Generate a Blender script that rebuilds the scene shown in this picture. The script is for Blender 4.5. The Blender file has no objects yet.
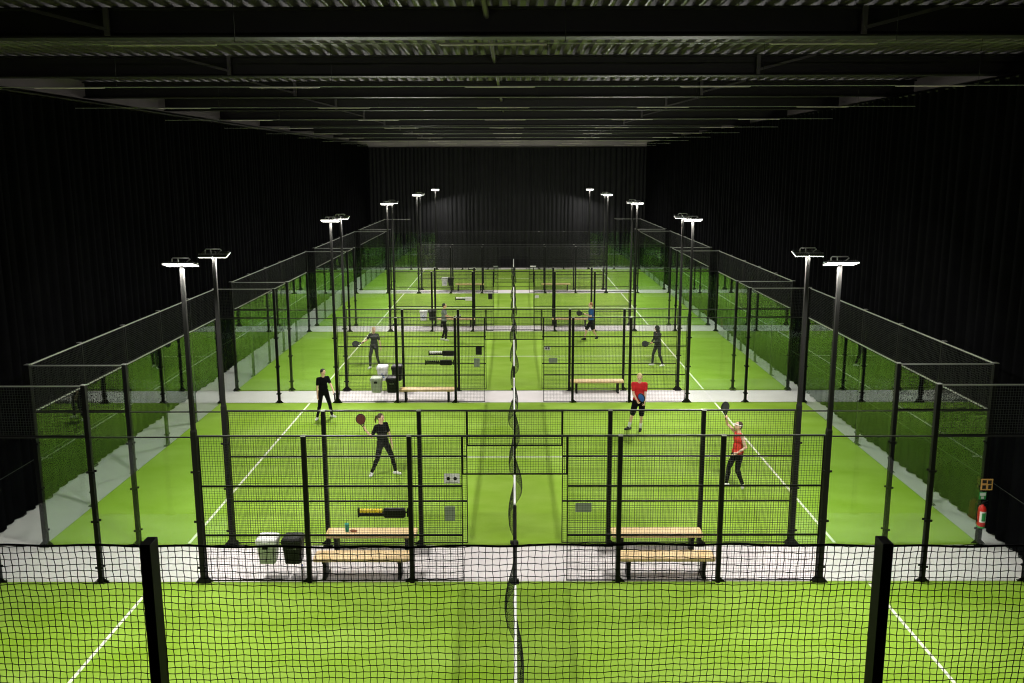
import bpy, math, random
from mathutils import Vector as V, Matrix
random.seed(7)
PI = math.pi
sc = bpy.context.scene
COL = sc.collection

# ------------------------------------------------------------------ camera
A, G = 15.3737, 1.5233            # near fence of the second court; width of the walkways between courts
cam = bpy.data.cameras.new('camera'); co = bpy.data.objects.new('camera', cam); COL.objects.link(co)
co.matrix_world = Matrix.Translation((.0479, 0, 8.0186)) @ Matrix.Rotation(.0017, 4, 'Z') @ Matrix.Rotation(PI/2-.1593, 4, 'X') @ Matrix.Rotation(-.0022, 4, 'Z')
cam.sensor_width = 36; cam.lens = 765.71*36/1024; cam.shift_y = -51.615/1024; cam.clip_end = 300
sc.camera = co

# ------------------------------------------------------------------ materials
def principled(name, col, rough=.5, metal=0, spec=.5, var=0, scale=8, bump=0, bscale=40):
    m = bpy.data.materials.new(name); m.use_nodes = True
    nt = m.node_tree; b = nt.nodes['Principled BSDF']
    b.inputs['Base Color'].default_value = (*col, 1); b.inputs['Roughness'].default_value = rough
    b.inputs['Metallic'].default_value = metal; b.inputs['Specular IOR Level'].default_value = spec
    tc = nt.nodes.new('ShaderNodeTexCoord')
    if var:
        n = nt.nodes.new('ShaderNodeTexNoise'); n.inputs['Scale'].default_value = scale; n.inputs['Detail'].default_value = 4
        nt.links.new(tc.outputs['Object'], n.inputs['Vector'])
        r = nt.nodes.new('ShaderNodeValToRGB')
        r.color_ramp.elements[0].position = .3; r.color_ramp.elements[1].position = .7
        r.color_ramp.elements[0].color = (*[c*(1-var) for c in col], 1)
        r.color_ramp.elements[1].color = (*[min(1, c*(1+var)) for c in col], 1)
        nt.links.new(n.outputs['Fac'], r.inputs['Fac']); nt.links.new(r.outputs['Color'], b.inputs['Base Color'])
    if bump:
        n = nt.nodes.new('ShaderNodeTexNoise'); n.inputs['Scale'].default_value = bscale
        nt.links.new(tc.outputs['Object'], n.inputs['Vector'])
        bp = nt.nodes.new('ShaderNodeBump'); bp.inputs['Strength'].default_value = bump; bp.inputs['Distance'].default_value = .01
        nt.links.new(n.outputs['Fac'], bp.inputs['Height']); nt.links.new(bp.outputs['Normal'], b.inputs['Normal'])
    return m

def glass_mat():
    m = bpy.data.materials.new('court_glass'); m.use_nodes = True; nt = m.node_tree
    nt.nodes.clear()
    out = nt.nodes.new('ShaderNodeOutputMaterial'); mix = nt.nodes.new('ShaderNodeMixShader')
    tr = nt.nodes.new('ShaderNodeBsdfTransparent'); tr.inputs['Color'].default_value = (.955, .985, .965, 1)
    gl = nt.nodes.new('ShaderNodeBsdfGlossy'); gl.inputs['Roughness'].default_value = 0; gl.inputs['Color'].default_value = (.68, .78, .70, 1)
    fr = nt.nodes.new('ShaderNodeFresnel'); ge = nt.nodes.new('ShaderNodeNewGeometry')
    mr = nt.nodes.new('ShaderNodeMapRange'); mr.inputs['To Min'].default_value = 1.52; mr.inputs['To Max'].default_value = 1/1.52
    nt.links.new(ge.outputs['Backfacing'], mr.inputs['Value']); nt.links.new(mr.outputs['Result'], fr.inputs['IOR'])
    nt.links.new(fr.outputs['Fac'], mix.inputs['Fac']); nt.links.new(tr.outputs[0], mix.inputs[1]); nt.links.new(gl.outputs[0], mix.inputs[2])
    nt.links.new(mix.outputs[0], out.inputs['Surface'])
    return m

def emit_mat(name, col, s):
    m = principled(name, col, .4); b = m.node_tree.nodes['Principled BSDF']
    b.inputs['Emission Color'].default_value = (*col, 1); b.inputs['Emission Strength'].default_value = s
    return m

def turf_mat():
    m = principled('turf', (.22, .44, .02), .85, spec=.12)
    nt = m.node_tree; b = nt.nodes['Principled BSDF']
    tc = nt.nodes.new('ShaderNodeTexCoord')
    n1 = nt.nodes.new('ShaderNodeTexNoise'); n1.inputs['Scale'].default_value = .55; n1.inputs['Detail'].default_value = 5
    n2 = nt.nodes.new('ShaderNodeTexNoise'); n2.inputs['Scale'].default_value = 60; n2.inputs['Detail'].default_value = 3
    mp = nt.nodes.new('ShaderNodeMapping'); mp.inputs['Scale'].default_value = (1, 2.2, 1)
    nt.links.new(tc.outputs['Object'], mp.inputs['Vector']); nt.links.new(mp.outputs[0], n1.inputs['Vector'])
    nt.links.new(tc.outputs['Object'], n2.inputs['Vector'])
    r = nt.nodes.new('ShaderNodeValToRGB'); r.color_ramp.elements[0].position = .3; r.color_ramp.elements[1].position = .72
    r.color_ramp.elements[0].color = (.212, .372, .020, 1); r.color_ramp.elements[1].color = (.298, .465, .070, 1)
    ad = nt.nodes.new('ShaderNodeMath'); ad.operation = 'MULTIPLY_ADD'; ad.inputs[1].default_value = .45
    nt.links.new(n2.outputs['Fac'], ad.inputs[0])
    sb = nt.nodes.new('ShaderNodeMath'); sb.operation = 'MULTIPLY_ADD'; sb.inputs[1].default_value = .9; sb.inputs[2].default_value = -.18
    nt.links.new(n1.outputs['Fac'], sb.inputs[0]); nt.links.new(sb.outputs[0], ad.inputs[2])
    nt.links.new(ad.outputs[0], r.inputs['Fac']); nt.links.new(r.outputs['Color'], b.inputs['Base Color'])
    return m

M = dict(
    turf=turf_mat(), glass=glass_mat(),
    line=principled('white_line_fibre', (.8, .84, .68), .8, spec=.1),
    concrete=principled('pale_concrete', (.66, .62, .61), .7, var=.05, scale=1.3, spec=.3),
    black=principled('black_powder_coat', (.004, .004, .004), .5, spec=.12),
    wire=principled('black_wire', (.014, .015, .014), .5, spec=.25),
    cord=principled('black_cord', (.005, .005, .005), .9, spec=.05),
    grey=principled('galvanised_cap', (.38, .38, .36), .35, metal=.6),
    rail=principled('satin_rail', (.42, .42, .40), .35, metal=.4),
    darkrail=principled('dark_satin_rail', (.015, .015, .015), .45, spec=.3),
    netcord=principled('net_cord', (.02, .025, .018), .9, spec=.1),
    tape=principled('white_tape', (.82, .82, .8), .6),
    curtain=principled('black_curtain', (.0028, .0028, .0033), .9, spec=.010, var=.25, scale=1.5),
    litcurtain=principled('black_curtain_lit', (.0065, .0065, .0072), .7, spec=.16, var=.25, scale=1.5),  # black curtain cloth for the far end, lamplight put in as lighter colour
    wall=principled('grey_wall', (.40, .36, .33), .8, var=.1, scale=.6),
    steel=principled('dark_steel', (.016, .014, .014), .55, spec=.4, var=.1, scale=2),
    deck=principled('metal_deck', (.10, .086, .10), .45, metal=.3, spec=.5),
    tube=principled('white_enamel', (.75, .68, .66), .4),
    wood=principled('pale_bench_wood', (.66, .47, .22), .5, var=.12, scale=5),
    housing=principled('lamp_housing', (.10, .10, .10), .35, metal=.8),
    bracket=principled('bright_bracket', (.75, .75, .72), .3, metal=.7),
    pole=principled('pole_paint', (.014, .014, .013), .6, spec=.08),
    lens=emit_mat('led_lens', (1, .98, .92), 6),
    skin=principled('skin', (.62, .36, .24), .5), skin2=principled('fair_skin', (.70, .44, .32), .5),
    blackcloth=principled('black_cloth', (.005, .005, .006), .9, spec=.08, var=.2, scale=14),
    darkgrey=principled('dark_grey_cloth', (.032, .035, .032), .9, spec=.1, var=.15, scale=14),
    greycloth=principled('grey_cloth', (.20, .22, .22), .85, spec=.2, var=.1, scale=14),
    redcloth=principled('red_cloth', (.50, .018, .022), .8, spec=.2, var=.12, scale=14),
    redcloth2=principled('bright_red_cloth', (.78, .05, .03), .8, spec=.2, var=.1, scale=14),
    bluecloth=principled('blue_cloth', (.02, .09, .28), .8, spec=.2, var=.12, scale=14),
    whitecloth=principled('white_cloth', (.8, .8, .78), .7),
    brownhair=principled('brown_hair', (.05, .025, .012), .6, var=.3, scale=60),
    darkhair=principled('dark_hair', (.012, .010, .008), .6),
    blondhair=principled('blond_hair', (.55, .42, .2), .6, var=.2, scale=60),
    redhair=principled('auburn_hair', (.25, .08, .03), .6),
    darkred=principled('dark_red_print', (.09, .012, .01), .4),
    lip=principled('lip', (.42, .13, .11), .5), eye=principled('dark_eye', (.01, .008, .006), .3),
    blue=principled('blue_enamel', (.02, .10, .50), .4), red=principled('red_enamel', (.62, .02, .012), .3),
    green=principled('green_enamel', (.02, .30, .06), .4), teal=principled('teal_plastic', (.01, .30, .22), .3),
    white=principled('white_plastic', (.8, .8, .78), .4), palegrey=principled('pale_grey_plastic', (.42, .46, .36), .45),
    yellow=principled('yellow_plastic', (.85, .62, .03), .4), orange=principled('orange_print', (.8, .40, .12), .5),
    blackplastic=principled('black_plastic', (.007, .007, .007), .45, spec=.2),
    paper=principled('grey_notice', (.30, .34, .28), .6),
)

# ------------------------------------------------------------------ mesh helpers
class MB:
    def __init__(s): s.v = []; s.f = []; s.mi = []; s.cur = 0; s.smooth = []
    def add(s, vs, fs, sm=False):
        o = len(s.v); s.v += [tuple(p) for p in vs]
        for f in fs: s.f.append([i+o for i in f]); s.mi.append(s.cur); s.smooth.append(sm)
        return s
    def box(s, x0, y0, z0, x1, y1, z1):
        return s.add([(x0,y0,z0),(x1,y0,z0),(x1,y1,z0),(x0,y1,z0),(x0,y0,z1),(x1,y0,z1),(x1,y1,z1),(x0,y1,z1)],
                     [(0,3,2,1),(4,5,6,7),(0,1,5,4),(1,2,6,5),(2,3,7,6),(3,0,4,7)])
    def bbox(s, x0, y0, z0, x1, y1, z1, b=.01):
        # box with its four vertical and top edges chamfered
        b = min(b, (x1-x0)/2.1, (y1-y0)/2.1, (z1-z0)/2.1)
        def ring(i, z): return [(x0+b+i,y0+i,z),(x1-b-i,y0+i,z),(x1-i,y0+b+i,z),(x1-i,y1-b-i,z),(x1-b-i,y1-i,z),(x0+b+i,y1-i,z),(x0+i,y1-b-i,z),(x0+i,y0+b+i,z)]
        rs = [ring(b*.6, z0), ring(0, z0+b), ring(0, z1-b), ring(b*.6, z1)]
        return s.loft(rs)
    def loft(s, rings, cap=True, sm=False, closed=True):
        n = len(rings[0]); vs = [p for r in rings for p in r]; fs = []
        for k in range(len(rings)-1):
            for i in range(n if closed else n-1):
                j = (i+1) % n; fs.append((k*n+i, k*n+j, (k+1)*n+j, (k+1)*n+i))
        s.add(vs, fs, sm)
        if cap:
            o = len(s.v)-len(vs)
            s.f.append([o+i for i in reversed(range(n))]); s.f.append([o+(len(rings)-1)*n+i for i in range(n)])
            s.mi += [s.cur]*2; s.smooth += [False]*2
        return s
    def bar(s, p, q, w, h=None, up=(0,0,1)):
        p = V(p); q = V(q); h = h or w; d = (q-p).normalized(); u = V(up)
        if abs(d.dot(u)) > .95: u = V((0,1,0))
        x = d.cross(u).normalized()*w/2; y = x.cross(d).normalized()*h/2
        return s.loft([[c-x-y, c+x-y, c+x+y, c-x+y] for c in (p, q)])
    def tube(s, pts, r, n=8, cap=True):
        pts = [V(p) for p in pts]; rs = r if isinstance(r, (list, tuple)) else [r]*len(pts); rings = []
        for i, p in enumerate(pts):
            d = (pts[min(i+1, len(pts)-1)]-pts[max(i-1, 0)]).normalized()
            u = V((0,0,1)) if abs(d.z) < .9 else V((0,1,0))
            x = d.cross(u).normalized(); y = x.cross(d).normalized()
            rings.append([p+(x*math.cos(2*PI*k/n)+y*math.sin(2*PI*k/n))*rs[i] for k in range(n)])
        return s.loft(rings, cap, True)
    def cyl(s, p, q, r, n=12): return s.tube([p, q], r, n)
    def lathe(s, prof, c=(0,0,0), n=20):
        c = V(c)
        return s.loft([[c+V((r*math.cos(2*PI*k/n), r*math.sin(2*PI*k/n), z)) for k in range(n)] for r, z in prof], True, True)
    def ell(s, c, r, rot=None, nu=14, nv=9):
        c = V(c); vs = []; fs = []
        for i in range(nv+1):
            t = PI*i/nv
            for k in range(nu):
                p = V((r[0]*math.sin(t)*math.cos(2*PI*k/nu), r[1]*math.sin(t)*math.sin(2*PI*k/nu), r[2]*math.cos(t)))
                vs.append(c+(rot @ p if rot else p))
        for i in range(nv):
            for k in range(nu):
                j = (k+1) % nu; fs.append((i*nu+k, (i+1)*nu+k, (i+1)*nu+j, i*nu+j))
        return s.add(vs, fs, True)
    def cap(s, p, q, r1, r2, n=12):      # tapered capsule
        p = V(p); q = V(q); d = q-p; L = d.length
        if L < 1e-6: return s.ell(p, (r1,)*3)
        d = d/L; pts = []; rs = []
        for t in (0, .35, .7): pts.append(p-d*r1*math.cos(t*PI/2)); rs.append(max(r1*math.sin(t*PI/2), .0004))
        pts.append(p); rs.append(r1)
        pts.append(q); rs.append(r2)
        for t in (.7, .35, 0): pts.append(q+d*r2*math.cos(t*PI/2)); rs.append(max(r2*math.sin(t*PI/2), .0004))
        u = V((0,0,1)) if abs(d.z) < .9 else V((0,1,0)); x = d.cross(u).normalized(); y = x.cross(d)
        return s.loft([[c+(x*math.cos(2*PI*k/n)+y*math.sin(2*PI*k/n))*r for k in range(n)] for c, r in zip(pts, rs)], True, True)
    def mesh(s, name, mats):
        me = bpy.data.meshes.new(name); me.from_pydata(s.v, [], s.f)
        for m in (mats if isinstance(mats, (list, tuple)) else [mats]): me.materials.append(M[m] if isinstance(m, str) else m)
        me.polygons.foreach_set('material_index', s.mi); me.polygons.foreach_set('use_smooth', s.smooth)
        me.update(); return me

cache = {}
def mesh(key, mats, fn):
    if key not in cache:
        mb = MB(); fn(mb); cache[key] = mb.mesh(key[0] if isinstance(key, tuple) else key, mats)
    return cache[key]
def obj(name, me, parent=None, loc=(0,0,0), rz=0):
    o = bpy.data.objects.new(name, me); COL.objects.link(o); o.location = loc; o.rotation_euler = (0,0,rz)
    if parent: o.parent = parent
    return o
def tag(o, label, cat, group=None):
    o['label'] = label; o['category'] = cat
    if group: o['group'] = group
    return o
def thing(name, label, cat, loc=(0,0,0), rz=0, group=None): return tag(obj(name, None, None, loc, rz), label, cat, group)
def struct(name, me, loc=(0,0,0), parent=None):
    o = obj(name, me, parent, loc)
    if not parent: o['kind'] = 'structure'
    return o
def quick(name, mats, fn, parent=None, loc=(0,0,0), rz=0):
    mb = MB(); fn(mb); return obj(name, mb.mesh(name, mats), parent, loc, rz)

# ------------------------------------------------------------------ courts' layout
NEAR = [A-G-10] + [A+k*(10+G) for k in range(4)]      # y of the near fence of every court
ORD = ['first', 'second', 'third', 'fourth', 'fifth']
DESC = ['first court, the one nearest the viewer', 'second court', 'third court', 'fourth court', 'fifth court, the farthest']
FAR_END = NEAR[4]+10
XL, XR, YB, ZC = -11.45, 10.62, FAR_END+1.1, 9.75
WL, WR, WB = -12.3, 11.6, FAR_END+2.0
ROOF = 10.45

# ------------------------------------------------------------------ the hall
struct('floor', mesh('floor', 'concrete', lambda b: b.box(WL-.2, -5, -.2, WR+.2, WB+.2, 0)))
struct('wall_left', mesh('wall_left', 'wall', lambda b: b.box(WL-.2, -5, 0, WL, WB+.2, ROOF+.2)))
struct('wall_right', mesh('wall_right', 'wall', lambda b: b.box(WR, -5, 0, WR+.2, WB+.2, ROOF+.2)))
struct('wall_back', mesh('wall_back', 'wall', lambda b: b.box(WL, WB, 0, WR, WB+.2, ROOF+.2)))
struct('wall_front', mesh('wall_front', 'steel', lambda b: b.box(WL, 3.3, 0, WR, 3.5, 4.9)))
struct('wall_rear', mesh('wall_rear', 'steel', lambda b: b.box(WL, -5.2, 0, WR, -5, ROOF+.2)))
def balcony(b):
    b.box(WL, -5, 4.9, WR, 3.72, 5.1)
struct('balcony_floor', mesh('balcony_floor', 'steel', balcony))
def roof_deck(b):                                     # trapezoidal sheet running away from the viewer
    p = .28; n = int((WR-WL)/p)+1; prof = []
    for i in range(n):
        x = WL+i*p; prof += [(x, .0), (x+.10, .0), (x+.14, .09), (x+.24, .09)]
    prof.append((WL+n*p, 0))
    y0, y1 = -5, WB+.2
    vs = [(x, y, ROOF+.02+z) for y in (y0, y1) for x, z in prof]; m = len(prof)
    b.add(vs, [(i, i+1, m+i+1, m+i) for i in range(m-1)])
    b.box(WL, y0, ROOF+.125, WR, y1, ROOF+.2)
struct('ceiling', mesh('ceiling', 'deck', roof_deck))

def beam_mesh(b):                                     # I section spanning the hall
    for z0, z1, w in ((0, .03, .30), (.03, .42, .024), (.42, .45, .30)):
        b.box(WL, -w/2, z0, WR, w/2, z1)
bnames = ['first roof beam from the viewer', 'second roof beam from the viewer', 'third roof beam from the viewer', 'fourth roof beam from the viewer',
          'fifth roof beam from the viewer', 'sixth roof beam from the viewer', 'seventh roof beam from the viewer', 'eighth roof beam from the viewer',
          'ninth roof beam from the viewer', 'tenth roof beam from the viewer']
for k in range(10):
    y = 12.42+5.15*k
    bm = obj('roof_beam', mesh('roof_beam', 'steel', beam_mesh), None, (0, y, ROOF-.45)); bm['kind'] = 'structure'
    for x in (-6.2, 5.45):
        s = -1 if x < 0 else 1
        def br(b, s=s): b.bar((0, -.16, .12), (s*1.25, -.16, .44), .05, .05); b.box(-.04, -.17, .03, .04, -.13, .44)
        obj('knee_brace', mesh(('knee_brace', s), 'deck', br), bm, (x, 0, 0))
# pipe under the deck
quick('ceiling_pipe', 'deck', lambda b: b.tube([(-.36, -4, ROOF-.12), (-.36, WB, ROOF-.12)], .045, 10))['kind'] = 'structure'

# suspended luminaire rows, switched off
tube_mb = lambda b: (b.bbox(-.67, -.016, -.016, .67, .016, .0, .004), b.box(-.64, -.010, -.021, .64, .010, -.016))
rowname = ['nearest', 'second', 'third', 'fourth', 'fifth', 'sixth', 'seventh', 'eighth', 'ninth', 'tenth']
for k in range(10):
    y = 9.86+5.15*k
    t = thing('luminaire_row', f'{rowname[k]} row of switched-off strip lights hung across the hall on a thin rail', 'ceiling light', (0, y, 9.53), group='suspended strip light rows')
    def rl(b):
        b.box(XL+.25, -.006, -.004, XR-.25, .006, .008)
    obj('rail', mesh('luminaire_rail', 'palegrey', rl), t)
    for j in range(-2, 3):
        x = -.2+4.1*j
        obj('strip_light', mesh('strip_light', 'tube', tube_mb), t, (x, 0, 0))
        obj('suspension_wire', mesh('suspension_wire', 'wire', lambda b: b.cyl((0,0,.02), (0,0,ROOF-9.53), .004, 5)), t, (x+.9, 0, 0))

# curtains: pleated cloth, real folds
def curtain(b, p0, p1, z1, inward, seed, z0=.02):
    rnd = random.Random(seed); p0 = V(p0); p1 = V(p1); d = (p1-p0); L = d.length; d /= L; n = V(inward)
    pts = []; s = 0
    while s < L:
        w = rnd.uniform(.26, .46); a = rnd.uniform(.07, .15)
        for q, h in ((0, 0), (.18, .55), (.36, 1), (.5, .92), (.64, 1), (.82, .5)):
            pts.append((min(s+q*w, L), h*a))
        s += w
    pts.append((L, 0)); m = len(pts); vs = []; zs = (z0, 1.6, 4, 7, z1)
    for zi, z in enumerate(zs):
        for s_, h in pts:
            k = 1 + (.25*math.sin(s_*3.1+seed) if zi == 0 else 0)
            ph = .02*math.sin(z*.9+s_*1.7)
            p = p0+d*(s_+ph)+n*(h*k)
            vs.append((p.x, p.y, z))
    nz = len(zs)
    b.add(vs, [(k*m+i, k*m+i+1, (k+1)*m+i+1, (k+1)*m+i) for k in range(nz-1) for i in range(m-1)], True)
    # thickness: a back sheet
    vs2 = [(v[0]-n.x*.012, v[1]-n.y*.012, v[2]) for v in vs]
    b.add(vs2, [(k*m+i, (k+1)*m+i, (k+1)*m+i+1, k*m+i+1) for k in range(nz-1) for i in range(m-1)], True)
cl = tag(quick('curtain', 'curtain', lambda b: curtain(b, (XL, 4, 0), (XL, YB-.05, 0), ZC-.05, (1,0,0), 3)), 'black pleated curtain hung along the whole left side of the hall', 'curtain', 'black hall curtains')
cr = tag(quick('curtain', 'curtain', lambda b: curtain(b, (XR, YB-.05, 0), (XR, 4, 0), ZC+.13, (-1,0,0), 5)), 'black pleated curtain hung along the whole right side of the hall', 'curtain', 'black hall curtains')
cb = tag(quick('curtain', 'litcurtain', lambda b: curtain(b, (XL+.02, YB+.35, 0), (XR-.02, YB+.35, 0), 9.5, (0,-1,0), 8)), 'black pleated curtain closing the far end of the hall behind the last court', 'curtain', 'black hall curtains')
for c, x in ((cl, XL+.17), (cr, XR-.17)):
    quick('seam_cord', 'darkgrey', lambda b: b.tube([(x, 4+i*3, 1.2+.03*math.sin(i*1.9)) for i in range(18)], .008, 5), c)
for c, f in ((cl, lambda b: b.cyl((XL+.03, 4, ZC+.02), (XL+.03, YB, ZC+.02), .03, 8)), (cr, lambda b: b.cyl((XR-.03, 4, ZC+.12), (XR-.03, YB, ZC+.12), .03, 8)), (cb, lambda b: b.cyl((XL, YB+.3, 9.52), (XR, YB+.3, 9.52), .03, 8))):
    quick('curtain_rail', 'steel', f, c)

# ------------------------------------------------------------------ turf and lines
for k, y in enumerate(NEAR):
    t = struct('court_turf', mesh('court_turf', 'turf', lambda b: b.box(-10.02, -.02, 0, 10.02, 10.02, .02)), (0, y, 0))
    for x in (-6.95, 6.95):
        obj('court_line', mesh('service_line', 'line', lambda b: b.box(-.03, .05, .02, .03, 9.95, .0225)), t, (x, 0, 0))
    obj('court_line', mesh('centre_line', 'line', lambda b: (b.box(-7.15, 4.97, .02, -6.98, 5.03, .0225), b.box(-6.92, 4.97, .02, 6.92, 5.03, .0225), b.box(6.98, 4.97, .02, 7.15, 5.03, .0225))), t)

# ------------------------------------------------------------------ fences
WR_ = .0042
def wires(b, x0, x1, z0, z1, step=.05):
    # welded mesh in the xz plane
    n = max(1, round((x1-x0)/step)); h = WR_/2
    for i in range(1, n):
        x = x0+(x1-x0)*i/n
        b.add([(x-h,-h,z0),(x+h,-h,z0),(x+h,h,z0),(x-h,h,z0),(x-h,-h,z1),(x+h,-h,z1),(x+h,h,z1),(x-h,h,z1)], [(0,1,5,4),(1,2,6,5),(2,3,7,6),(3,0,4,7)])
    n = max(1, round((z1-z0)/step))
    for i in range(1, n):
        z = z0+(z1-z0)*i/n; y = .004
        b.add([(x0,y-h,z-h),(x0,y+h,z-h),(x0,y+h,z+h),(x0,y-h,z+h),(x1,y-h,z-h),(x1,y+h,z-h),(x1,y+h,z+h),(x1,y-h,z+h)], [(0,1,5,4),(1,2,6,5),(2,3,7,6),(3,0,4,7)])
def frame(b, x0, x1, z0, z1, w=.03, mids=()):
    b.box(x0, -w/2, z0, x0+w, w/2, z1); b.box(x1-w, -w/2, z0, x1, w/2, z1)
    b.box(x0+w, -w/2, z0, x1-w, w/2, z0+w); b.box(x0+w, -w/2, z1-w, x1-w, w/2, z1)
    for z in mids: b.box(x0+w, -w/2-.005, z-.016, x1-w, w/2+.005, z+.016)
def m_panel(w, z0, z1, mids=()):
    def fn(b):
        frame(b, 0, w, z0, z1, .02, mids); b.cur = 1; wires(b, 0, w, z0, z1)
    return mesh(('mesh_panel', w, z0, z1, len(mids)), ['black', 'wire'], fn)
def post_mesh(h, clamps, side, big=.08, foot=0):
    # square post with base plate, gusset foot and glass clamps; clamps stick out towards +-x of the local frame
    def fn(b):
        b.box(-big/2, -big/2, .012, big/2, big/2, h)
        b.box(-.10, -.09, 0, .10, .09, .014)
        for s in ((-1, 1) if not foot else (foot,)):
            b.add([(s*big/2, -.006, .012), (s*.16, -.006, .012), (s*big/2, -.006, .13), (s*big/2, .006, .012), (s*.16, .006, .012), (s*big/2, .006, .13)],
                  [(0,1,2), (3,5,4), (0,3,4,1), (1,4,5,2), (2,5,3,0)])
        for sx in (-.075, .075):
            for sy in (-.065, .065): b.cyl((sx, sy, .014), (sx, sy, .03), .01, 6)
        for z in clamps:
            for s in ((-1, 1) if side == 0 else (side,)):
                b.box(min(0, s*.075), -.05, z-.02, max(0, s*.075), -.03, z+.02); b.box(min(0, s*.075), .03, z-.02, max(0, s*.075), .05, z+.02)
        b.cur = 1; b.box(-big/2-.004, -big/2-.004, h, big/2+.004, big/2+.004, h+.012)
    return mesh(('post', h, tuple(clamps), side, big, foot), ['black', 'grey'], fn)
def glass_panel(w, h=2.94):
    def fn(b): b.bbox(.012, -.006, .03, w-.012, .006, h, .002)
    return mesh(('glass_panel', w, h), 'glass', fn)
CL = (.35, 1.3, 2.3)

PX = (-3.93, -1.93, 2.07, 4.02); DX = .07          # posts of the mesh part; centre line of net and doorway
SIDE = ('left', 'right')
def side_fence(k, y, which):
    """fence across a long side of court k: glass screens at the ends, mesh between the light poles, doorway at the net"""
    for s in (-1, 1):
        t = thing('glass_screen', f'glass corner screen at the {SIDE[s > 0]} end of the {which} side, {ORD[k]} court', 'glass screen', (0, y, 0), group='glass corner screens')
        rz = 0 if s > 0 else PI                       # local +x points outwards
        obj('end_post', post_mesh(4.0, CL, -1, .09), t, (s*10, 0, 0), rz)
        obj('post', post_mesh(4.0, CL, 0), t, (s*8, 0, 0), rz)
        for x in (8, 6): obj('glass_panel', glass_panel(1.93), t, ((x+.07 if s > 0 else -x-2), 0, 0))
        xo = 8 if s > 0 else -10
        obj('mesh_panel', m_panel(2.0, 3.0, 4.0), t, (xo, 0, 0))
        obj('top_rail', mesh('rail_2m', 'rail', lambda b: b.box(0, -.014, -.013, 2.0, .014, .013)), t, (xo, 0, 3.985))
        obj('middle_rail', mesh('rail_4m', 'darkrail', lambda b: b.box(0, -.012, -.012, 3.93, .012, .012)), t, (6.07 if s > 0 else -10, 0, 2.98))
    t = thing('court_fence', f'black wire mesh fence with open doorway on the {which} side of the {ORD[k]} court', 'fence', (0, y, 0), group='wire mesh fences across the courts')
    for x in PX: obj('post', post_mesh(3.0, (), 1, .08, 1 if x > 0 else -1), t, (x, 0, 0))
    ed = (-5.93, PX[0], PX[1], DX-1); ed2 = (DX+1, PX[2], PX[3], 5.93)
    for g in (ed, ed2):
        for x0, x1 in zip(g, g[1:]): obj('mesh_panel', m_panel(round(x1-x0, 3), .05, 3.0, (1.0, 2.0)), t, (x0, 0, 0))
    def door(b):
        frame(b, DX-1, DX+1, 2.23, 3.0, .024); b.cur = 1; wires(b, DX-1, DX+1, 2.23, 3.0); b.cur = 0
        b.box(DX-.02, -.02, 2.24, DX+.02, .02, 2.99)
    obj('door_head', mesh('door_head', ['black', 'wire'], door), t)
    obj('top_rail', mesh('rail_10m', 'darkrail', lambda b: b.box(-5.94, -.018, -.016, 5.94, .018, .016)), t, (0, 0, 3.0))

def back_wall(k, y, s):
    side = 'left' if s < 0 else 'right'
    t = thing('glass_wall', f'glass back wall topped with mesh at the {side} end of the {ORD[k]} court', 'glass wall', (s*10, y, 0), PI/2, 'glass end walls')   # local x runs along y
    for i in range(5): obj('glass_panel', glass_panel(2.0), t, (2*i, 0, 0)); obj('mesh_panel', m_panel(2.0, 3.0, 4.0), t, (2*i, 0, 0))
    for i in range(1, 5): obj('post', post_mesh(4.0, CL, 0), t, (2*i, .055*(-1 if s < 0 else 1)*-1, 0))
    obj('top_rail', mesh('rail_back', 'rail', lambda b: b.box(.05, -.015, -.014, 9.95, .015, .014)), t, (0, 0, 3.985))
    obj('middle_rail', mesh('rail_back2', 'rail', lambda b: b.box(.05, -.014, -.013, 9.95, .014, .013)), t, (0, 0, 2.975))

for k, y in enumerate(NEAR):
    if k > 0:
        side_fence(k, y, 'near')
        for s in (-1, 1): back_wall(k, y, s)
    side_fence(k, y+10, 'far')

# ------------------------------------------------------------------ floodlight poles
LAMP_W = 300*1.45
area = bpy.data.lights.new('floodlight', 'AREA'); area.shape = 'RECTANGLE'; area.size = .25; area.size_y = .23; area.energy = LAMP_W/2; area.color = (1, .97, .92)
def pole_fn(b):
    b.box(-.11, -.11, 0, .11, .11, .016)
    for s in (-1, 1):
        for y in (-.042, .030):
            b.add([(s*.04, y, .016), (s*.17, y, .016), (s*.04, y, .16), (s*.04, y+.012, .016), (s*.17, y+.012, .016), (s*.04, y+.012, .16)],
                  [(0,1,2), (3,5,4), (0,3,4,1), (1,4,5,2), (2,5,3,0)])
    b.loft([[(sx*w, sy*w, z) for sx, sy in ((-1,-1),(1,-1),(1,1),(-1,1))] for z, w in ((.016, .047), (3.1, .047), (3.14, .038), (6.26, .032))])
    for z in (.35, 1.3, 2.3):
        for s in (-1, 1): b.box(min(s*.04, s*.09), -.05, z-.02, max(s*.04, s*.09), -.03, z+.02)
def head_fn(b):     # flat LED head, face down, slightly rounded
    b.bbox(-.14, -.13, 0, .14, .13, .03, .01)
    for i in range(7): b.box(-.12+i*.038, -.11, .03, -.11+i*.038, .11, .042)
def lens_fn(b): b.bbox(-.135, -.125, -.011, .135, .125, .0, .004)
def bracket_fn(b):
    b.tube([(-.17, 0, .02), (-.17, 0, .09), (-.15, 0, .115), (.13, 0, .115), (.16, 0, .09), (.09, 0, .03)], .012, 6)
    b.tube([(-.05, 0, .0), (-.06, 0, .115)], .012, 6)
    b.box(-.3, -.02, -.005, .3, .02, .02)
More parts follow.
